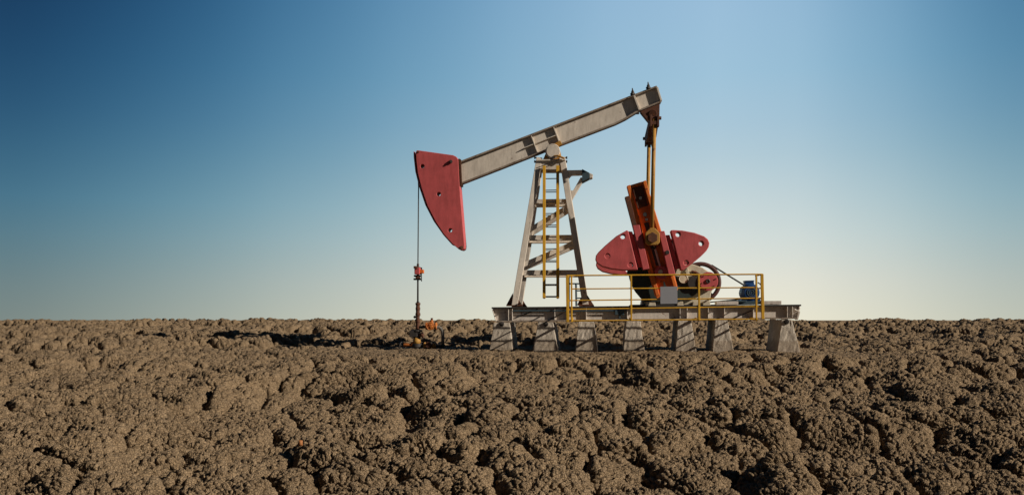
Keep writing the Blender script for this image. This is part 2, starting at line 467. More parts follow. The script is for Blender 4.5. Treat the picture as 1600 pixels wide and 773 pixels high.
# cross bar along the depth, deepest at the middle
m = MB()
zc, xc = P(1022, 186, vn).z, P(1022, 186, vn).x
ys = [vn + .1, vn + .5, VC - .3, VC + .3, vfz - .5, vfz - .1]
hs = [.2, .26, .36, .36, .26, .2]
for i in range(5):
    vs = []
    for y, h in ((ys[i], hs[i]), (ys[i + 1], hs[i + 1])):
        for x, z in ((-.13, .08), (.13, .08), (.13, .08 - h), (-.13, .08 - h)):
            vs.append(m.bm.verts.new((xc + x, y, zc + z)))
    for f in ((0, 1, 5, 4), (1, 2, 6, 5), (2, 3, 7, 6), (3, 0, 4, 7)): m.bm.faces.new([vs[k] for k in f])
    if i == 0: m.bm.faces.new([vs[k] for k in (3, 2, 1, 0)])
    if i == 4: m.bm.faces.new([vs[k] for k in (4, 5, 6, 7)])
bmesh.ops.remove_doubles(m.bm, verts=m.bm.verts, dist=1e-4)
part('equalizer_bar', m, 'rust', pj, pj, .012)

pin = P(1019, 372, vn)
def pitman(v, front):
    dt = Vector((0, v - vn, 0))
    t, b = P(1022.5, 186, vn) + dt, P(1018.6, 364, vn) + dt
    m = MB().tube(b + Vector((0, 0, .02)), t, .056, 14)
    o = part('pitman_arm', m, 'ochre', pj, pj, 0)
    # clevis at the top
    m = MB()
    for s in (-1, 1):
        m.prism([(t.x + s * .1 - .03, t.z + .1), (t.x + s * .1 + .03, t.z + .1), (t.x + s * .1 + .03, t.z - .22), (t.x + s * .1 - .03, t.z - .22)], v - .09, v + .09)
    m.box((t.x, v, t.z - .12), (.2, .16, .1)); m.tube((t.x - .19, v, t.z + .02), (t.x + .19, v, t.z + .02), .05, 10)
    part('clevis', m, 'rust', o, pj)
    # bearing block round the crank pin
    q = pin + dt
    w = .2
    m = MB().prism([(q.x - w, q.z - .13), (q.x - .13, q.z - w), (q.x + .13, q.z - w), (q.x + w, q.z - .13), (q.x + w, q.z + .13), (q.x + .07, q.z + .27), (q.x - .07, q.z + .27), (q.x - w, q.z + .13)], v - .13, v + .13)
    blk = part('bearing_block', m, 'ochre', o, pj, .02)
    hx = [(q.x + .155 * math.cos(math.pi / 6 + i * math.pi / 3), q.z + .155 * math.sin(math.pi / 6 + i * math.pi / 3)) for i in range(6)]
    part('bearing_cover', MB().prism(hx, v - .17, v - .125), 'rust', o, pj, .015)
    return o


pitman(vn, True); pitman(vfz, False)

# ---- cranks
hub = P(1032, 427, 0); hubz = Vector((hub.x, 0, hub.z))
PX = (25.58 + 0) / 1400 * 1.005           # metres per photo pixel on the crank plane
cu = Vector((-37, 0, 134)).normalized()     # crank axis, up
cr = Vector((cu.z, 0, -cu.x))               # across, to the right


def ck(a, b):                               # crank coordinates (along, across) in pixels -> (x, z)
    p = hubz + cu * (a * PX) + cr * (b * PX); return (p.x, p.z)


def crank(v, face, mat='orange'):
    """v: middle plane of the arm; face: -1 towards the camera, +1 away from it."""
    t = .13
    out = [(141, -15), (141.5, 14), (115, 16), (0, 19), (-30, 18), (-35, 14), (-36, 6), (-12, 1), (-34, -6), (-36, -16), (-30, -18), (0, -18)]
    m = MB().prism([ck(*p) for p in out], v - t / 2, v + t / 2)
    arm = part('crank_arm', m, mat, pj, pj, .012)
    fv = lambda d0, d1: (v + face * (t / 2 + d0), v + face * (t / 2 + d1))
    for s, b0, b1 in ((-1, -15, -9.5), (1, 10, 15)):
        m = MB().prism([ck(141, b0), ck(141.5, b1), ck(20, b1 + s * 1.5), ck(-32, b1 + s * 2 ), ck(-32, b0 + s * 2), ck(20, b0 + s * 1.5)], *sorted(fv(-.01, .13)))
        part('flange', m, mat, arm, pj, .012)
    m = MB().prism([ck(141, -9.3), ck(141.3, 9.8), ck(137, 9.8), ck(137, -9.3)], *sorted(fv(-.01, .1)))
    part('end_bar', m, mat, arm, pj, .01)
    m = MB().prism([ck(104, -8), ck(136, -7.5), ck(136, 8.5), ck(104, 8)], *sorted(fv(-.02, .035)))
    part('cover_plate', m, 'rust', arm, pj, .01)
    for a, r in ((118, 2.6), (92, 3.4), (84, 2.4)):
        x, z = ck(a, 0); y0, y1 = fv(0, .08)
        part('nut', MB().tube((x, y0, z), (x, y1, z), r * PX, 6), 'dark', arm, pj, .005)
    # T-slot with the adjusting screw
    m = MB().prism([ck(12, -4.5), ck(80, -4.5), ck(80, 2), ck(12, 2)], *sorted(fv(-.02, .012)))
    part('slot', m, 'dark', arm, pj, 0)
    x0, z0 = ck(44, 1); x1, z1 = ck(8, 1); y0, y1 = fv(.05, .05)
    part('adjusting_screw', MB().tube((x0, y0, z0), (x1, y0, z1), .03, 8), 'base', arm, pj, 0)
    x0, z0 = ck(42, -1)
    part('eye', MB().ring((x0, v + face * .16, z0), (0, 1, 0), .07, .025, 16, 8), 'dark', arm, pj, 0)
    y0, y1 = fv(-.1, .17)
    m = MB().tube((hub.x, y0, hub.z), (hub.x, y1, hub.z), 10.2 * PX, 24)
    hb = part('hub', m, 'red', arm, pj, .015)
    y2 = v + face * (t / 2 + .2)
    part('shaft_end', MB().tube((hub.x - .03, y1, hub.z + .02), (hub.x - .03, y2, hub.z + .02), 3.4 * PX, 14), 'base', hb, pj, .006)
    # crank pin
    y3 = v + face * .3
    part('crank_pin', MB().tube((pin.x, v, pin.z), (pin.x, y3, pin.z), .11, 14), 'rust', arm, pj, 0)
    return arm


def weights(v, face):
    v0, v1 = sorted((v + face * .42, v + face * .03))
    vf = v0 if face < 0 else v1
    L = [(979.5, 359.8), (963, 369), (945.6, 383.7), (935, 394), (931, 399.5), (930.2, 405.5), (932.8, 411), (941, 416.4), (955, 420), (972.4, 422), (996.5, 421.5), (981.5, 361)]
    R = [(1047.5, 360), (1052, 359.6), (1066, 360.4), (1085, 364), (1100, 369.5), (1105.5, 374), (1108, 380), (1107, 386), (1103, 392.5), (1095, 400.5), (1082, 411.5), (1067, 422.5), (1063.5, 422)]
    for out, hl, plates, bolt in (
        (L, ((973, 370), (949, 400), (985, 414)), (((981.8, 361), (988, 361.5), (1004, 417), (997, 417)), ((988.5, 352.5), (999, 351.5), (1014.5, 420), (1004.5, 421.5))), (983, 372)),
        (R, ((1059, 366.6), (1095, 380.6), (1071.5, 410.6)), (((1040, 367), (1046.5, 366.5), (1062.5, 419), (1055, 420.5)), ((1029, 361.5), (1038, 361), (1055, 428), (1045, 431))), (1042.5, 394.5))):
        hs = [(P(x, y, vn).x, P(x, y, vn).z, .066) for x, y in hl]
        m = MB().prism(xz(out, vn), v0, v1, hs)
        w = part('counterweight', m, 'red', pj, pj, .02)
        for k, q in enumerate(plates):
            e = .12 if k == 0 else .02
            a0, a1 = sorted((v + face * (.42 - e), v + face * (.06 + k * .002)))
            part('clamp_plate', MB().prism(xz(q, vn), a0, a1), 'red', w, pj, .012)
        x, z = P(*bolt, vn).x, P(*bolt, vn).z
        if out is R:
            part('bolt', MB().tube((x, v + face * .38, z), (x, v + face * .43, z), .06, 8), 'dark', w, pj, .006)


crank(vn + .34, -1); weights(vn + .34, -1)
crank(vfz - .34, 1, 'rust'); weights(vfz - .34, 1)
part('crank_shaft', MB().tube((hub.x, vn + .3, hub.z), (hub.x, vfz - .3, hub.z), .12, 16), 'dark', pj, pj, 0)

# ---- gearbox
vg = .34
m = MB().prism(xz([(1046, 432), (1052, 424), (1058, 416), (1068, 413.5), (1082, 412.5), (1098, 418), (1110, 426), (1116.5, 436), (1117, 446), (1111, 458), (1108.5, 477), (1002, 477.5), (1004, 467), (1040, 466)], vg), vg, 1.44)
gb = part('gearbox', m, 'cream', pj, pj, .02)
m = MB().prism(xz([(979.5, 424), (982.5, 420.5), (990, 418.5), (1020, 418), (1048, 424), (1056, 436), (1064, 440), (1072, 441), (1082, 434.5), (1093, 434), (1096.5, 440), (1095.5, 452), (1082, 462.5), (1062, 471), (1009, 471.5), (1001, 466), (992.5, 456), (986.5, 446), (983, 435), (982, 428.5), (980, 431)], vg), vg - .22, vg - .002)
gc = part('gear_cover', m, 'green', gb, pj, .02)
m = MB().prism(xz([(981.5, 426), (1008, 427), (1008, 429), (982, 428.2)], vg - .22), vg - .25, vg - .222)
part('cover_rim', m, 'dark', gc, pj, .004)
c = P(1105, 440, vg)
m = MB().tube((c.x, vg - .34, c.z), (c.x, vg - .05, c.z), 14.3 * PX, 32)
rd = part('bearing_cover', m, 'red', gb, pj, .012)
for i in range(6):
    a = i * math.pi / 3 + .3
    part('bolt', MB().tube((c.x + .2 * math.cos(a), vg - .36, c.z + .2 * math.sin(a)), (c.x + .2 * math.cos(a), vg - .33, c.z + .2 * math.sin(a)), .018, 6), 'rust', rd, pj, 0)
part('shaft_end', MB().ring((c.x - .02, vg - .35, c.z), (0, 1, 0), .045, .022, 14, 8), 'dark', rd, pj, 0)
# ribs and covers on the housing
m = MB()
m.prism(xz([(1053.5, 431), (1059, 417), (1064, 418), (1061.5, 433)], vg), vg - .06, vg - .002)
m.prism(xz([(1070, 423), (1074, 418), (1077, 428), (1081, 431), (1074, 433)], vg), vg - .09, vg - .002)
part('housing_rib', m, 'cream', gb, pj, .008)
x = P(1066.5, 436, vg)
part('shaft_cover', MB().tube((x.x, vg - .26, x.z), (x.x, vg - .01, x.z), 6.2 * PX, 20).ring((x.x, vg - .25, x.z), (0, 1, 0), 6.4 * PX, .02, 24, 6), 'cream', gb, pj, .008)
x = P(1083, 443, vg)
part('brake_drum', MB().tube((x.x, vg - .3, x.z), (x.x, vg - .225, x.z), 10 * PX, 24), 'dark', gb, pj, .012)
m = MB().path([P(1080, 424, vg - .04), P(1087, 425.5, vg - .05), P(1094, 430, vg - .05)], .04, 8)
part('lever', m, 'rust', gb, pj, 0)
for x0, x1 in ((1009, 1023), (1058, 1066), (1082, 1092), (1098, 1108)):
    part('foot', MB().prism(xz([(x0, 471), (x1, 471), (x1 + 1, 478), (x0 - 1, 478)], vg), vg - .2, vg - .01), 'cream', gb, pj, .008)
# the big pulley wheel behind, its belts, the motor
vp = 1.62
pc = P(1094.5, 441, vp); R = 28.5 * (DV + vp) / F
m = MB().ring(pc, (0, 1, 0), R, .06, 48, 10)
m.ring(pc + Vector((0, .1, 0)), (0, 1, 0), R, .06, 48, 10)
pw = part('pulley_wheel', m, 'brown', pj, pj, 0)
m = MB().tube(pc + Vector((0, -.05, 0)), pc + Vector((0, .15, 0)), .12, 16)
part('hub', m, 'brown', pw, pj, .01)
for i in range(5):
    a = i * 1.2566 + .4
    part('spoke', MB().bar(pc + Vector((0, .05, 0)), pc + Vector((R * math.cos(a), .05, R * math.sin(a))), .09, .06), 'brown', pw, pj, .01)

vm0, vm1 = .82, 1.5
mc = P(1174, 456.5, vm0); mr = 13.4 * (DV + vm0) / F
m = MB().tube((mc.x, vm0 + .1, mc.z), (mc.x, vm1, mc.z), mr, 28)
for i in range(24):
    a = i * 6.2832 / 24
    m.bar((mc.x + mr * math.cos(a), vm0 + .16, mc.z + mr * math.sin(a)), (mc.x + mr * math.cos(a), vm1 - .06, mc.z + mr * math.sin(a)), .03, .012, Vector((-math.sin(a), 0, math.cos(a))))
mot = part('electric_motor', m, 'blue', pj, pj, .006)
m = MB().tube((mc.x, vm0, mc.z), (mc.x, vm0 + .12, mc.z), mr * .82, 24, mr * 1.02)
part('fan_cover', m, 'blue', mot, pj, .015)
part('fan_grille', MB().ring((mc.x, vm0 - .004, mc.z), (0, 1, 0), .12, .012, 24, 6).ring((mc.x, vm0 - .004, mc.z), (0, 1, 0), .07, .012, 20, 6).tube((mc.x, vm0 - .012, mc.z), (mc.x, vm0, mc.z), .03, 12), 'slate', mot, pj, 0)
m = MB().prism(xz([(1164, 439.5), (1178, 439), (1179, 447.5), (1165, 448)], vm0 + .1), vm0 + .1, vm0 + .42)
tb = part('terminal_box', m, 'blue', mot, pj, .012)
part('lid', MB().prism(xz([(1163.4, 438.2), (1178.6, 437.7), (1178.7, 439), (1163.4, 439.5)], vm0 + .1), vm0 + .08, vm0 + .44), 'blue', tb, pj, .006)
part('motor_foot', MB().prism(xz([(1160, 466.8), (1188, 466.5), (1190, 470.5), (1156, 471)], vm0), vm0 + .05, vm1), 'blue', mot, pj, .008)
part('cable', MB().path([P(1184, 441, vm0), P(1188.5, 444, vm0), P(1191, 452, vm0), P(1190, 470, vm0)], .018, 8), 'dark', mot, pj, 0)
mp_ = P(1174, 456.5, vm0); vq = vp + .05
part('motor_pulley', MB().tube((mc.x, vm1, mc.z), (mc.x, vq + .14, mc.z), .15, 20), 'dark', mot, pj, .01)
part('motor_base', MB().prism(xz([(1144, 471), (1190, 469.5), (1190, 474.8), (1152, 475.4)], .75), .75, 1.55).box(P(1150, 470.6, .9), (.5, .7, .05)), 'slate', pj, pj, .008)
mcv = Vector((mc.x, vq, mc.z))
def tangent(c0, r0, c1, r1, sgn):
    d = Vector((c1.x - c0.x, 0, c1.z - c0.z)); L = d.length; d /= L
    n = Vector((-d.z, 0, d.x)) * sgn
    s = (r0 - r1) / L; c = math.sqrt(1 - s * s)
    k = d * s + n * c
    return c0 + k * r0, c1 + k * r1
pcv = Vector((pc.x, vq, pc.z))
for s in (1, -1):
    a, b = tangent(pcv, R + .06, mcv, .16, s)
    part('drive_belt', MB().bar(a, b, .035, .12), 'dark', pj, pj, .004)

# ---- guard railing in front
vr = -.95
m = MB()
rails = [((886, 430.3), (1191, 428.3)), ((893, 451.2), (1182, 449.0)), ((886, 469.3), (1192, 465.5)), ((886, 483.2), (1192, 478.6)), ((892, 501.0), (1185, 498.3))]
posts = [((886.2, 430), (887.2, 503), .05), ((893, 430), (893.3, 503), .032), ((986, 430), (986.5, 501), .032), ((1091.8, 429), (1092.5, 500), .034), ((1181.5, 428.5), (1182, 499), .03), ((1190.5, 428), (1192, 498), .052)]
gr = None
for i, (a, b) in enumerate(rails):
    o = part('rail', MB().tube(P(*a, vr), P(*b, vr), .017 if i else .02, 8), 'yellow', pj if gr is None else gr, pj, 0)
    if gr is None: o.name = 'guard_railing'; gr = o
for a, b, r in posts:
    part('post', MB().bar(P(*a, vr - .0), P(*b, vr - .0), r * 1.45, r * 1.45), 'yellow', gr, pj, .006)
for px, py in ((886, 430.3), (886, 469.3), (886, 483.2), (1191, 428.3), (1191.5, 449.3), (1192, 465.5), (1192, 478.6)):
    a = P(px, py, vr); b = Vector((a.x + (.03 if px < 1000 else -.02), VF - .14, a.z))
    part('return_rail', MB().tube(a, b, .02, 8), 'yellow', gr, pj, 0)
for px in (887, 1191):
    a, b = P(px, 430, vr), P(px, 480, vr)
    part('post', MB().bar((a.x, VF - .15, a.z), (b.x, VF - .15, b.z), .05, .05), 'dark', gr, pj, .006)
# brackets carrying the railing on the base beam
for px in (893, 986, 1092, 1182):
    a = P(px, 499.5, vr)
    part('bracket', MB().bar(Vector((a.x, vr, a.z)), Vector((a.x, VF - .1, a.z + .04)), .04, .06), 'yellow', gr, pj, .005)
pn = [(1031.6, 447.8), (1058.2, 447.4), (1058.4, 474.2), (1031.8, 474.6)]
part('blank_panel', MB().prism(xz(pn, vr - .035), vr - .045, vr - .03), 'grey', gr, pj, .003)

# small dark access ladder at the back edge
m = MB()
va = 1.95
al = part('access_ladder', MB().tube(P(900, 443, va), P(900.5, 478, va), .03, 8), 'slate', pj, pj, 0)
part('rail', MB().tube(P(889, 443, va), P(910, 443, va), .022, 8), 'slate', al, pj, 0)
part('post', MB().tube(P(912, 443, va), P(912, 479, va), .03, 8), 'slate', al, pj, 0)
for py in (454, 465.5):
    part('rung', MB().tube(P(900.3, py, va), P(912, py, va), .02, 8), 'slate', al, pj, 0)

# ================================================================== CONCRETE PIERS
PIERS = [
    (764, 801, 772, 796, 'concrete pier at the left end of the base beam, below the left tower leg'),
    (832.5, 871.5, 841, 864, 'concrete pier below the hanging yellow ladder, between the two feet of the tower'),
    (899, 934, 904, 928, 'concrete pier under the right tower leg, at the left end of the yellow railing'),
    (974, 1007, 978, 1001, 'concrete pier below the left edge of the dark green gear cover'),
    (1055.4, 1088, 1059.5, 1080.5, 'concrete pier below the cream gearbox, just right of the blank grey panel'),
    (1113, 1146.7, 1117.7, 1137.5, 'concrete pier below the drive belts, between gearbox and blue motor'),
    (1214.7, 1250, 1221, 1238, 'concrete pier standing apart under the right end of the base beam, beyond the railing'),
]
for b0, b1, t0, t1, lab in PIERS:
    pb0, pb1, pt0, pt1 = P(b0, 548, 0), P(b1, 548, 0), P(t0, 502, 0), P(t1, 502, 0)
    zt = P((t0 + t1) / 2, 503.2 - (t0 - 776) / 468 * 5.2, 0).z - .012
    k = (zt - pb0.z) / (pt0.z - pb0.z); kb = (-.25 - pb0.z) / (pt0.z - pb0.z)
    X = lambda a, b, q: a.x + (b.x - a.x) * q
    cx = (pb0.x + pb1.x) / 2
    r = thing('concrete_pier', lab, 'pier', Vector((cx, .85, 0)), 'concrete piers under the pumpjack')
    COL.objects.unlink(r.o); bpy.data.objects.remove(r.o)
    m = MB()
    lo = [(X(pb0, pt0, kb), -.0), (X(pb1, pt1, kb), 1.74)]
    vs = []
    for q, z, e in ((kb, -.25, 0), (0.0, pb0.z, 0.0), (k, zt, 0.0)):
        x0, x1 = X(pb0, pt0, q), X(pb1, pt1, q)
        vs.append([m.bm.verts.new((x, y, z)) for x, y in ((x0, 0), (x1, 0), (x1, 1.74), (x0, 1.74))])
    for a, b in ((0, 1), (1, 2)):
        for i in range(4):
            m.bm.faces.new([vs[a][i], vs[a][(i + 1) % 4], vs[b][(i + 1) % 4], vs[b][i]])
    m.bm.faces.new(vs[0][::-1]); m.bm.faces.new(vs[2])
    bm = m.bm
    bmesh.ops.subdivide_edges(bm, edges=bm.edges, cuts=7, use_grid_fill=True)
    bmesh.ops.recalc_face_normals(bm, faces=bm.faces)
    base = Vector((cx, .87, 0))
    for vv in bm.verts:
        vv.co = vv.co + Vector((random.uniform(-.009, .009), random.uniform(-.008, .008), 0)) - base
    me = bpy.data.meshes.new('concrete_pier'); bm.to_mesh(me); bm.free(); me.materials.append(M['concrete'])
    o = bpy.data.objects.new('concrete_pier', me); COL.objects.link(o)
    o.location = to_world(base); o.rotation_euler = (0, 0, -TH)
    o['label'] = lab; o['category'] = 'pier'; o['group'] = 'concrete piers under the pumpjack'
    bv = o.modifiers.new('bevel', 'BEVEL'); bv.width = .015; bv.segments = 2; bv.limit_method = 'ANGLE'; bv.angle_limit = math.radians(50)

# ================================================================== CABLE HANGER AND WELLHEAD
vw = VC
br = thing('polished_rod_hanger', 'two dark wire cables with a red clamp, hanging from the horse head above the wellhead', 'cable hanger', P(653, 474, vw))
for s in (-1, 1):
    pts = [P(649.6, 243, vw + s * .12)] + [P(x, y, vw + s * .12) for x, y in ((651.4, 268), (653.6, 282), (654, 292))] + [P(653, 417, vw + s * .34)]
    part('wire_cable', MB().path(pts, .017, 8), 'cable', br, br, 0)
m = MB().box(P(653, 418.5, vw), (.1, .8, .07)).tube(P(653, 412, vw), P(653, 437, vw), .035, 10)
cbx = part('carrier_bar', m, 'rust', br, br, .008)
part('clamp', MB().box(P(652.6, 423.5, vw - .12), (.15, .26, .2)), 'red', cbx, br, .012)
part('load_cell', MB().box(P(658.7, 424, vw - .1), (.13, .16, .11)), 'orange', cbx, br, .012)
for py, w in ((431, .2), (436, .22)):
    part('rod_clamp', MB().box(P(652.4, py, vw), (w, .16, .05)).tube(P(647.5, py, vw - .05), P(658, py, vw - .05), .025, 6), 'dark', cbx, br, .008)
part('rod_clamp', MB().box(P(653, 433.3, vw - .03), (.12, .14, .07)), 'rust', cbx, br, .008)
part('rod', MB().bar(P(658.4, 424, vw - .1), P(658.6, 439.5, vw - .1), .025, .025), 'dark', cbx, br, 0)
part('polished_rod', MB().tube(P(653, 412, vw), P(652.8, 480, vw), .026, 10), 'dark', br, br, 0)

wh = thing('wellhead', 'rusty wellhead with orange and yellow valves, handwheel and bent flow pipe left of the pumpjack', 'wellhead', P(652, 548, vw))
m = MB()
m.tube(P(652.5, 515, vw), P(653, 474, vw), .06, 14)
for py, r, h in ((474.5, .075, 1.6), (482, .07, 2), (491, .075, 2.2), (502, .07, 1.5)):
    m.tube(P(653, py - h, vw), P(653, py + h, vw), r, 12)
sbx = part('stuffing_box', m, 'rust', wh, wh, .004)
part('gland_nut', MB().tube(P(653, 473.6, vw), P(653, 470.8, vw), .05, 6), 'dark', sbx, wh, .004)
part('knob', MB().tube(P(652, 495, vw), P(647.6, 495, vw), .022, 8).ball(P(648, 495, vw), .04, 10), 'dark', sbx, wh, 0)
part('casing_head', MB().tube(P(651.5, 551, vw), P(651.5, 541, vw), .11, 18).tube(P(651.5, 542, vw), P(651.5, 538.5, vw), .15, 20).tube(P(651.5, 538.5, vw), P(651.5, 536.5, vw), .15, 20), 'dark', wh, wh, .006)
m = MB().tube(P(651.5, 537, vw), P(651.8, 527, vw), .1, 18).ball(P(651.5, 533, vw), .115, 16)
part('tee_body', m, 'ochre', wh, wh, 0)
m = MB().box(P(647, 521, vw), (.24, .26, .19)).tube(P(652.3, 528, vw), P(652.3, 514.5, vw), .1, 16).tube(P(652.3, 518, vw), P(652.3, 515, vw), .15, 18)
part('blowout_preventer', m, 'dark', wh, wh, .012)
part('ram_knob', MB().tube(P(655, 523.5, vw - .06), P(661, 522.5, vw - .06), .05, 10).tube(P(658.5, 523, vw - .06), P(661.5, 522.6, vw - .06), .085, 14), 'rust', wh, wh, .006)
# upper arm: pipe, orange valve
m = MB().tube(P(653, 511, vw), P(668, 510.5, vw), .042, 12)
part('pipe', m, 'green', wh, wh, 0)
q = P(674, 509, vw)
m = MB().tube(q + Vector((-.16, 0, 0)), q + Vector((.16, 0, 0)), .06, 14).ball(q, .115, 16)
m.tube(q + Vector((-.17, 0, 0)), q + Vector((-.12, 0, 0)), .11, 16).tube(q + Vector((.12, 0, 0)), q + Vector((.17, 0, 0)), .11, 16)
m.tube(q, q + Vector((.01, 0, .18)), .05, 12)
va1 = part('gate_valve', m, 'valve', wh, wh, .006)
part('stem', MB().tube(q + Vector((.015, 0, .15)), q + Vector((.015, 0, .24)), .034, 10), 'rust', va1, wh, .004)
m = MB().ring(q + Vector((0, -.19, -.0)), (0, 1, 0), .11, .016, 24, 8)
for i in range(4):
    a = i * 1.5708 + .4
    m.bar(q + Vector((0, -.19, 0)), q + Vector((.11 * math.cos(a), -.19, .11 * math.sin(a))), .02, .015)
m.tube(q + Vector((0, -.2, 0)), q, .022, 8)
part('handwheel', m, 'valve', va1, wh, 0)
bend = []
for k in range(9):
    a = k / 8 * math.pi / 2
    bend.append((684 + 7.6 * math.sin(a), 521 - 10 * math.cos(a)))
bend = [(676, 511)] + bend + [(692, 538)]
part('flow_pipe', MB().path([P(x, y, vw) for x, y in bend], .048, 12), 'pipe', wh, wh, 0)
part('pipe', MB().path([P(692, 537, vw), P(691, 540.2, vw), P(655, 540, vw)], .046, 12), 'green', wh, wh, 0)
q = P(671, 540, vw)
m = MB().tube(q + Vector((-.15, 0, 0)), q + Vector((.2, 0, 0)), .065, 14).ball(q, .11, 16).tube(q + Vector((-.16, 0, 0)), q + Vector((-.12, 0, 0)), .11, 16).tube(q + Vector((.12, 0, 0)), q + Vector((.16, 0, 0)), .1, 16)
va2 = part('gate_valve', m, 'ochre', wh, wh, .006, 'yellow brown lower valve')
part('bonnet', MB().tube(q, q + Vector((-.01, -.16, .04)), .09, 16), 'rust', va2, wh, .006)
# left arm with the handwheel
m = MB().tube(P(650, 535, vw), P(644, 538.5, vw), .08, 14).tube(P(645, 538.2, vw), P(631, 538.6, vw), .05, 12)
arm = part('side_arm', m, 'valve', wh, wh, .004)
q = P(628.5, 540, vw)
m = MB().tube(P(633, 538.8, vw), q + Vector((-.06, 0, 0)), .022, 8).ring(q, (1, -.55, 0), .115, .015, 26, 8)
ax = Vector((1, -.55, 0)).normalized(); yx = Vector((0, 0, 1)); zx = ax.cross(yx)
for i in range(3):
    a = i * 2.094 + .5
    m.bar(q, q + yx * (.115 * math.sin(a)) + zx * (.115 * math.cos(a)), .02, .015)
part('handwheel', m, 'dark', arm, wh, 0)

# ================================================================== GROUND
def h32(ix, iy, seed):
    h = (ix.astype(np.uint32) * np.uint32(374761393) + iy.astype(np.uint32) * np.uint32(668265263) + np.uint32((seed * 2246822519) & 0xffffffff))
    h = (h ^ (h >> np.uint32(13))) * np.uint32(1274126177)
    h = (h ^ (h >> np.uint32(15))) * np.uint32(2246822519)
    return h ^ (h >> np.uint32(16))


def vnoise(x, y, seed):
    ix = np.floor(x); iy = np.floor(y); fx = (x - ix).astype(np.float32); fy = (y - iy).astype(np.float32)
    ix = ix.astype(np.int64); iy = iy.astype(np.int64)
    fx = fx * fx * (3 - 2 * fx); fy = fy * fy * (3 - 2 * fy)
    g = lambda a, b: (h32(a, b, seed) & np.uint32(0xffff)).astype(np.float32) / 65535.0
    a = g(ix, iy); b = g(ix + 1, iy); c = g(ix, iy + 1); d = g(ix + 1, iy + 1)
    return (a + (b - a) * fx) * (1 - fy) + (c + (d - c) * fx) * fy - .5


def fbm(x, y, seed, o=4):
    s = np.zeros_like(x, dtype=np.float32); a = 1.0
    for i in range(o):
        s += a * vnoise(x * 2 ** i + 17.3 * i, y * 2 ** i - 9.1 * i, seed + i); a *= .5
    return s


def worley(x, y, seed, jit=.95):
    ix = np.floor(x).astype(np.int64); iy = np.floor(y).astype(np.int64)
    fx = (x - ix).astype(np.float32); fy = (y - iy).astype(np.float32)
    f1 = np.full(x.shape, 9, np.float32); f2 = np.full(x.shape, 9, np.float32); idh = np.zeros(x.shape, np.float32)
    for dx in (-1, 0, 1):
        for dy in (-1, 0, 1):
            h = h32(ix + dx, iy + dy, seed)
            jx = (h & np.uint32(0x3ff)).astype(np.float32) / 1023.; jy = ((h >> np.uint32(10)) & np.uint32(0x3ff)).astype(np.float32) / 1023.
            r = ((h >> np.uint32(20)) & np.uint32(0xfff)).astype(np.float32) / 4095.
            px = dx + .5 + (jx - .5) * jit - fx; py = dy + .5 + (jy - .5) * jit - fy
            d = np.sqrt(px * px + py * py)
            n = d < f1
            f2 = np.where(n, f1, np.minimum(f2, d)); idh = np.where(n, r, idh); f1 = np.where(n, d, f1)
    return f1, f2, idh


def h3(ix, iy, iz, seed):
    return h32(ix + iz * 7919, iy + iz * 104729, seed)


def worley3(x, y, z, seed, jit=.95):
    """Nearest distance, gap to the second nearest and a random value per cell, in three dimensions."""
    ix = np.floor(x).astype(np.int64); iy = np.floor(y).astype(np.int64); iz = np.floor(z).astype(np.int64)
    fx = (x - ix).astype(np.float32); fy = (y - iy).astype(np.float32); fz = (z - iz).astype(np.float32)
    f1 = np.full(x.shape, 9, np.float32); f2 = np.full(x.shape, 9, np.float32); idh = np.zeros(x.shape, np.float32)
    for dx in (-1, 0, 1):
        for dy in (-1, 0, 1):
            for dz in (-1, 0, 1):
                h = h3(ix + dx, iy + dy, iz + dz, seed)
                jx = (h & np.uint32(0xff)).astype(np.float32) / 255.; jy = ((h >> np.uint32(8)) & np.uint32(0xff)).astype(np.float32) / 255.
                jz = ((h >> np.uint32(16)) & np.uint32(0xff)).astype(np.float32) / 255.; r = (h >> np.uint32(24)).astype(np.float32) / 255.
                px = dx + .5 + (jx - .5) * jit - fx; py = dy + .5 + (jy - .5) * jit - fy; pz = dz + .5 + (jz - .5) * jit - fz
                d = px * px + py * py + pz * pz
                n = d < f1
                f2 = np.where(n, f1, np.minimum(f2, d)); idh = np.where(n, r, idh); f1 = np.where(n, d, f1)
    f1 = np.sqrt(f1); f2 = np.sqrt(f2)
    return f1, f2 - f1, idh


def sstep(a, b, x):
    t = np.clip((x - a) / (b - a), 0, 1); return t * t * (3 - 2 * t)


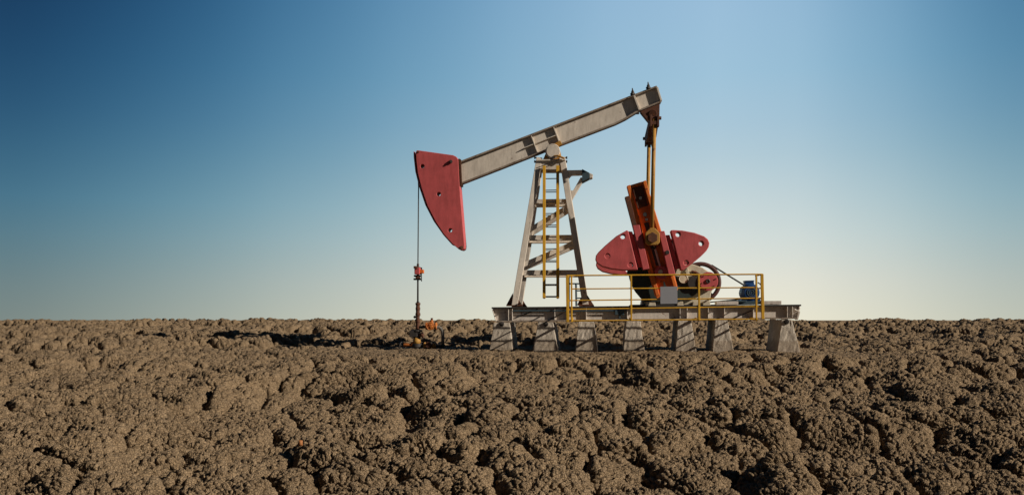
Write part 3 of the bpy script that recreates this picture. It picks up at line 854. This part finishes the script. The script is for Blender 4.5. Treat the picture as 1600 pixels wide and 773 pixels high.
def ground_height(x, y):
    x = x.astype(np.float64); y = y.astype(np.float64)
    # broad shape: a field rising to a crest, then a flat plain
    yy = np.clip(y, 0, CREST)
    base = SLOPE * (yy - DV) - NEAR * np.clip(DV + 1 - yy, 0, None) ** 2
    over = np.clip(y - CREST + 6, 0, None)
    base = np.where(y > CREST - 6, SLOPE * (CREST - 6 - DV) + SLOPE * (over - over ** 2 / 24) , base)
    base = np.where(over > 24, SLOPE * (CREST - 6 - DV) , base)
    # pad around the machine and the wellhead: low relief
    s = (x - ORG.x) * U.x + (y - ORG.y) * U.y; v = (x - ORG.x) * V.x + (y - ORG.y) * V.y
    ds = np.maximum(np.abs(s - .0) - 6.6, 0); dv = np.maximum(np.abs(v - .1) - 1.7, 0)
    pad = sstep(2.2, 0, np.sqrt(ds * ds + dv * dv))
    amp = 1 - .82 * pad
    base = base * (1 - pad)
    far = sstep(250, 60, y)
    wx = x + .34 * fbm(x / 1.1, y / 1.1, 11, 4) + .06 * fbm(x / .22, y / .22, 31, 3)
    wy = y + .34 * fbm(x / 1.1, y / 1.1, 21, 4) + .06 * fbm(x / .22, y / .22, 41, 3)
    f1, f2, r = worley(wx / .98, wy / .98, 3)
    e = f2 - f1
    mask = .45 + .55 * sstep(-.22, .20, fbm(x / 2.2, y / 2.2, 51, 3))
    hA = mask * .46 * (1 - np.exp(-(e / .14) ** 1.9)) + .035 * (r - .5) + .06 * (1 - f1 * f1)
    f1, f2, r = worley(wx / .50 + 7, wy / .42, 5)
    mB = .15 + .85 * sstep(-.15, .3, fbm(x / 1.1, y / 1.1, 55, 2))
    hB = mB * .11 * (1 - np.exp(-(f2 - f1) / .08)) + .03 * (r - .5) + .03 * (1 - f1 * f1)
    rel = hA + hB
    und = .02 * fbm(x / 7, y / 7, 81, 3) + (.03 + .05 * sstep(30, 42, y)) * fbm(x / 2.2, y / 2.2, 91, 3)
    global PAD
    PAD = pad
    z = base + far * (amp * (rel - .48) + (1 - .9 * pad) * und) - .035 * pad
    return z


T0 = .63
fine = .8 / 896
t = [0.0]
while t[-1] < T0: t.append(t[-1] + fine)
st = fine
while t[-1] < 4.0:
    st *= 1.045; t.append(t[-1] + st)
t = np.array([-q for q in t[:0:-1]] + t)
rows = [-40.0, -20.0, -10.0, -5.0, -2.0, 0.0, 1.0, 2.0, 3.0]
y = 3.5
while y < 50:
    rows.append(y)
    k = .00078 if 8.8 < y else .004
    k *= 1 + .8 * max(0, min(1, (y - 14) / 16))
    y += y * k
st = 50 * .005
while y < 6000:
    rows.append(y); st *= 1.14; y += st
rows = np.array(rows)
w = np.where(rows > 6, rows, 6 - (6 - rows) * .0)
nr, nc = len(rows), len(t)
X = (w[:, None] * t[None, :]); Y = np.repeat(rows[:, None], nc, 1)
Z = np.empty_like(X); PADS = np.zeros_like(X)
def fill():
    for i in range(0, nr, 128):
        Z[i:i + 128] = ground_height(X[i:i + 128], Y[i:i + 128])
        PADS[i:i + 128] = PAD
fill()
# draw the rows closer together on steep faces, so that crumbs sit on the sides of the clods too
ra, rb_ = np.searchsorted(rows, [9.2, 40.0])
ys = Y[ra:rb_]; dz = np.abs(np.diff(Z[ra:rb_], axis=0)); dy = np.diff(ys, axis=0)
for _ in range(3):
    dz[:, 1:-1] = (dz[:, :-2] + dz[:, 1:-1] + dz[:, 2:]) / 3
    dz[1:-1] = (dz[:-2] + dz[1:-1] + dz[2:]) / 3
cost = np.sqrt(dy * dy + (1.3 * dz) ** 2) / dy * (dy / ys[:-1]) ** 0 
cum = np.concatenate([np.zeros((1, nc)), np.cumsum(cost, axis=0)]); cum /= cum[-1:]
for _ in range(4):                      # neighbouring columns must stay in step
    cs = np.cumsum(np.pad(cum, ((0, 0), (13, 12)), mode='edge'), axis=1)
    cum = (cs[:, 24:] - np.concatenate([np.zeros((cs.shape[0], 1)), cs[:, :-25]], axis=1)) / 25.0
    cum -= cum[:1]; cum /= cum[-1:]
u = np.linspace(0, 1, rb_ - ra)
for j in range(nc):
    Y[ra:rb_, j] = np.interp(u, cum[:, j], ys[:, j])
X[ra:rb_] = Y[ra:rb_] * t[None, :]
fill()
# crumbs of clay stand out along the normal of the broad surface
dc = [np.gradient(q, axis=1) for q in (X, Y, Z)]; dr_ = [np.gradient(q, axis=0) for q in (X, Y, Z)]
N = np.stack([dc[1] * dr_[2] - dc[2] * dr_[1], dc[2] * dr_[0] - dc[0] * dr_[2], dc[0] * dr_[1] - dc[1] * dr_[0]], -1)
N /= np.maximum(np.linalg.norm(N, axis=-1, keepdims=True), 1e-9)
N *= np.where(N[..., 2:3] < 0, -1, 1)
r0, r1 = np.searchsorted(rows, [3.4, 120])
for i in range(r0, r1, 96):
    q = slice(i, min(i + 96, r1))
    x, y, z = X[q], Y[q], Z[q]
    near = sstep(40, 18, y)
    jx = x + .018 * fbm(x / .07, y / .07 + z * 3, 61, 3); jy = y + .018 * fbm(x / .07 + z * 3, y / .07, 65, 3); jz = z + .018 * fbm(x / .07 + 5, z / .07 + y * 3, 67, 3)
    f1, g, r = worley3(jx / .23, jy / .22, jz / .16, 7)
    d = .054 * (1 - np.exp(-g / .06)) + .024 * (r - .5) + .02 * (1 - f1 * f1)
    f1, g, r = worley3(jx / .104, jy / .098, jz / .072, 9)
    d2 = .054 * (1 - np.exp(-g / .085)) + .022 * (r - .5) + .014 * (1 - f1 * f1)
    f1, g, r = worley3(jx / .042, jy / .042, jz / .034, 13)
    d2 = d2 + .013 * (1 - np.exp(-g / .2)) + .010 * (r - .5)
    f1, g, r = worley3(jx / .42, jy / .42, jz / .3, 17)
    d3 = .08 * (1 - np.exp(-g / .09)) + .05 * (r - .5) + .05 * (1 - f1 * f1) - .08
    d = (d * (1.6 - .6 * near) + d2 * (.25 + .75 * near) - .065) * (1 - .35 * PADS[q]) + d3 * (1 - near) * (1 - PADS[q])
    X[q] += N[q][..., 0] * d; Y[q] += N[q][..., 1] * d; Z[q] += N[q][..., 2] * d
nr, nc = X.shape
co = np.stack([X, Y, Z], -1).reshape(-1, 3).astype(np.float32)
idx = np.arange(nr * nc, dtype=np.int32).reshape(nr, nc)
quads = np.stack([idx[:-1, :-1], idx[:-1, 1:], idx[1:, 1:], idx[1:, :-1]], -1).reshape(-1, 4)
me = bpy.data.meshes.new('ground')
me.vertices.add(len(co)); me.vertices.foreach_set('co', co.ravel())
me.loops.add(quads.size); me.loops.foreach_set('vertex_index', quads.ravel())
me.polygons.add(len(quads)); me.polygons.foreach_set('loop_start', np.arange(0, quads.size, 4, dtype=np.int32))
me.polygons.foreach_set('use_smooth', np.ones(len(quads), bool))
me.update(calc_edges=True)
me.materials.append(M['soil'])
g = bpy.data.objects.new('ground', me); COL.objects.link(g); g['kind'] = 'structure'
print('ground', nr, nc, nr * nc)

# ================================================================== A STONE IN THE FOREGROUND
flat = lambda q: q[ra:rb_].ravel()
gx_, gy_, gz_ = flat(X), flat(Y), flat(Z)
near_ = (np.abs(800 + F * gx_ / gy_ - 472) < 3) & (np.abs(HOR - F * (gz_ - EYE) / gy_ - 691) < 3)
k = np.argmin(np.where(near_, gy_, 1e9))
M['stone'] = painted('orange_stone', (0.36, 0.15, 0.045), (0.28, 0.11, 0.038), rust=(0.25, 0.09, 0.03), amount=.4)
bm = bmesh.new(); bmesh.ops.create_icosphere(bm, subdivisions=3, radius=.038)
for vv in bm.verts:
    q = vv.co.normalized(); f = 1 + .22 * math.sin(3.1 * q.x + 1.3) * math.cos(2.7 * q.z) + .12 * math.sin(5 * q.y + 2 * q.x)
    vv.co = Vector((vv.co.x * .95, vv.co.y * .8, vv.co.z * 1.3)) * f
for ff in bm.faces: ff.smooth = True
me = bpy.data.meshes.new('stone'); bm.to_mesh(me); bm.free(); me.materials.append(M['stone'])
st_ = bpy.data.objects.new('stone', me); COL.objects.link(st_)
st_.location = (float(gx_[k]), float(gy_[k]) - .015, float(gz_[k]) + .01)
st_['label'] = 'small orange stone lying on the brown clods in the left foreground'; st_['category'] = 'stone'

# ================================================================== CAMERA, LIGHT, SKY
cam = bpy.data.cameras.new('camera'); co_ = bpy.data.objects.new('camera', cam); COL.objects.link(co_)
co_.location = (0, 0, EYE); co_.rotation_euler = (math.pi / 2, 0, 0)
cam.sensor_width = 36; cam.lens = 36 * F / 1600
cam.shift_y = (HOR - 386.5) / 1600
cam.clip_start = .1; cam.clip_end = 20000
sc.camera = co_

S = (U * 2.0 - V * .68 + Vector((0, 0, 1.04))).normalized()
sun = bpy.data.lights.new('sun', 'SUN'); sun.energy = 5.0; sun.angle = math.radians(.5); sun.color = (1.0, .91, .79)
so = bpy.data.objects.new('sun', sun); COL.objects.link(so); so.location = (20, -10, 20)
so.rotation_euler = S.to_track_quat('Z', 'Y').to_euler()

def sky_nodes(n, sky, bg):
    """The sky by direction: pale dusty air at the horizon, deepening with height and away from the bright quarter."""
    L = n.links.new
    def math_(op, a, b=None, c=None):
        q = n.nodes.new('ShaderNodeMath'); q.operation = op
        for i, x in enumerate((a, b, c)):
            if x is None: continue
            if hasattr(x, 'is_linked'): L(x, q.inputs[i])
            else: q.inputs[i].default_value = x
        return q.outputs[0]
    tc = n.nodes.new('ShaderNodeTexCoord'); sp = n.nodes.new('ShaderNodeSeparateXYZ'); L(tc.outputs['Generated'], sp.inputs[0])
    az = math_('MULTIPLY', math_('ARCTAN2', sp.outputs[0], sp.outputs[1]), 57.2958)
    el = math_('MULTIPLY', math_('ARCSINE', sp.outputs[2]), 57.2958)
    azn = math_('MULTIPLY_ADD', az, 1 / 300, .5)
    eln = math_('MULTIPLY', el, 1 / 60)
    A = lambda d: d / 300 + .5
    D = ramp(n, azn, [(A(-110), 1.8 / 2.6), (A(-60), 1.25 / 2.6), (A(-28.8), 1 / 2.6), (A(-21.5), .69 / 2.6), (A(-14.8), .43 / 2.6), (A(-7.5), .235 / 2.6), (A(-.4), .105 / 2.6), (A(6), .03 / 2.6), (A(13), 0.0), (A(18), .03 / 2.6), (A(23), .14 / 2.6), (A(28.8), .33 / 2.6), (A(45), .6 / 2.6), (A(70), 1.1 / 2.6), (A(110), 1.7 / 2.6)])
    K = ramp(n, eln, [(0, .34), (5 / 60, .46), (10 / 60, .62), (19.6 / 60, 1)])
    kd = math_('MULTIPLY', math_('MULTIPLY', D, K), 2.6)
    cc = n.nodes.new('ShaderNodeCombineXYZ')
    low = math_('MAXIMUM', math_('SUBTRACT', 1.0, math_('MULTIPLY', el, 1 / 7.0)), 0.0)   # near the ground the air is greyer
    low = math_('MINIMUM', low, 1.0)
    for i, (w, dw) in enumerate(((-4.45, .2), (-2.72, -.75), (-1.98, -1.0))):
        L(math_('EXPONENT', math_('MULTIPLY', kd, math_('MULTIPLY_ADD', low, dw, w))), cc.inputs[i])
    E = ramp(n, eln, [(0, (.81, .775, .62)), (2.4 / 60, (.745, .735, .64)), (5.1 / 60, (.625, .685, .66)), (10.1 / 60, (.43, .57, .645)), (12 / 60, (.38, .54, .65)), (15 / 60, (.328, .515, .658)), (19.6 / 60, (.305, .485, .658)), (32 / 60, (.14, .28, .46)), (1, (.07, .17, .31))])
    air = mix(n, 1.0, E, cc.outputs[0], 'MULTIPLY')
    gain = n.nodes.new('ShaderNodeVectorMath'); gain.operation = 'SCALE'; L(air, gain.inputs[0]); gain.inputs['Scale'].default_value = 9.8
    fin = mix(n, .03, gain.outputs[0], sky.outputs['Color'])
    L(fin, bg.inputs['Color']); bg.inputs['Strength'].default_value = .1


w_ = bpy.data.worlds.new('World'); sc.world = w_; w_.use_nodes = True
n = w_.node_tree; bg = n.nodes['Background']
sky = n.nodes.new('ShaderNodeTexSky'); sky.sky_type = 'NISHITA'; sky.sun_disc = False
sky.sun_elevation = math.asin(S.z); sky.sun_rotation = math.atan2(S.x, S.y)
sky.altitude = 0; sky.air_density = 1.0; sky.dust_density = 1.0; sky.ozone_density = 1.0
sky_nodes(n, sky, bg)

vs_ = sc.view_settings; vs_.view_transform = 'Standard'; vs_.look = 'None'; vs_.exposure = .12; vs_.gamma = 1
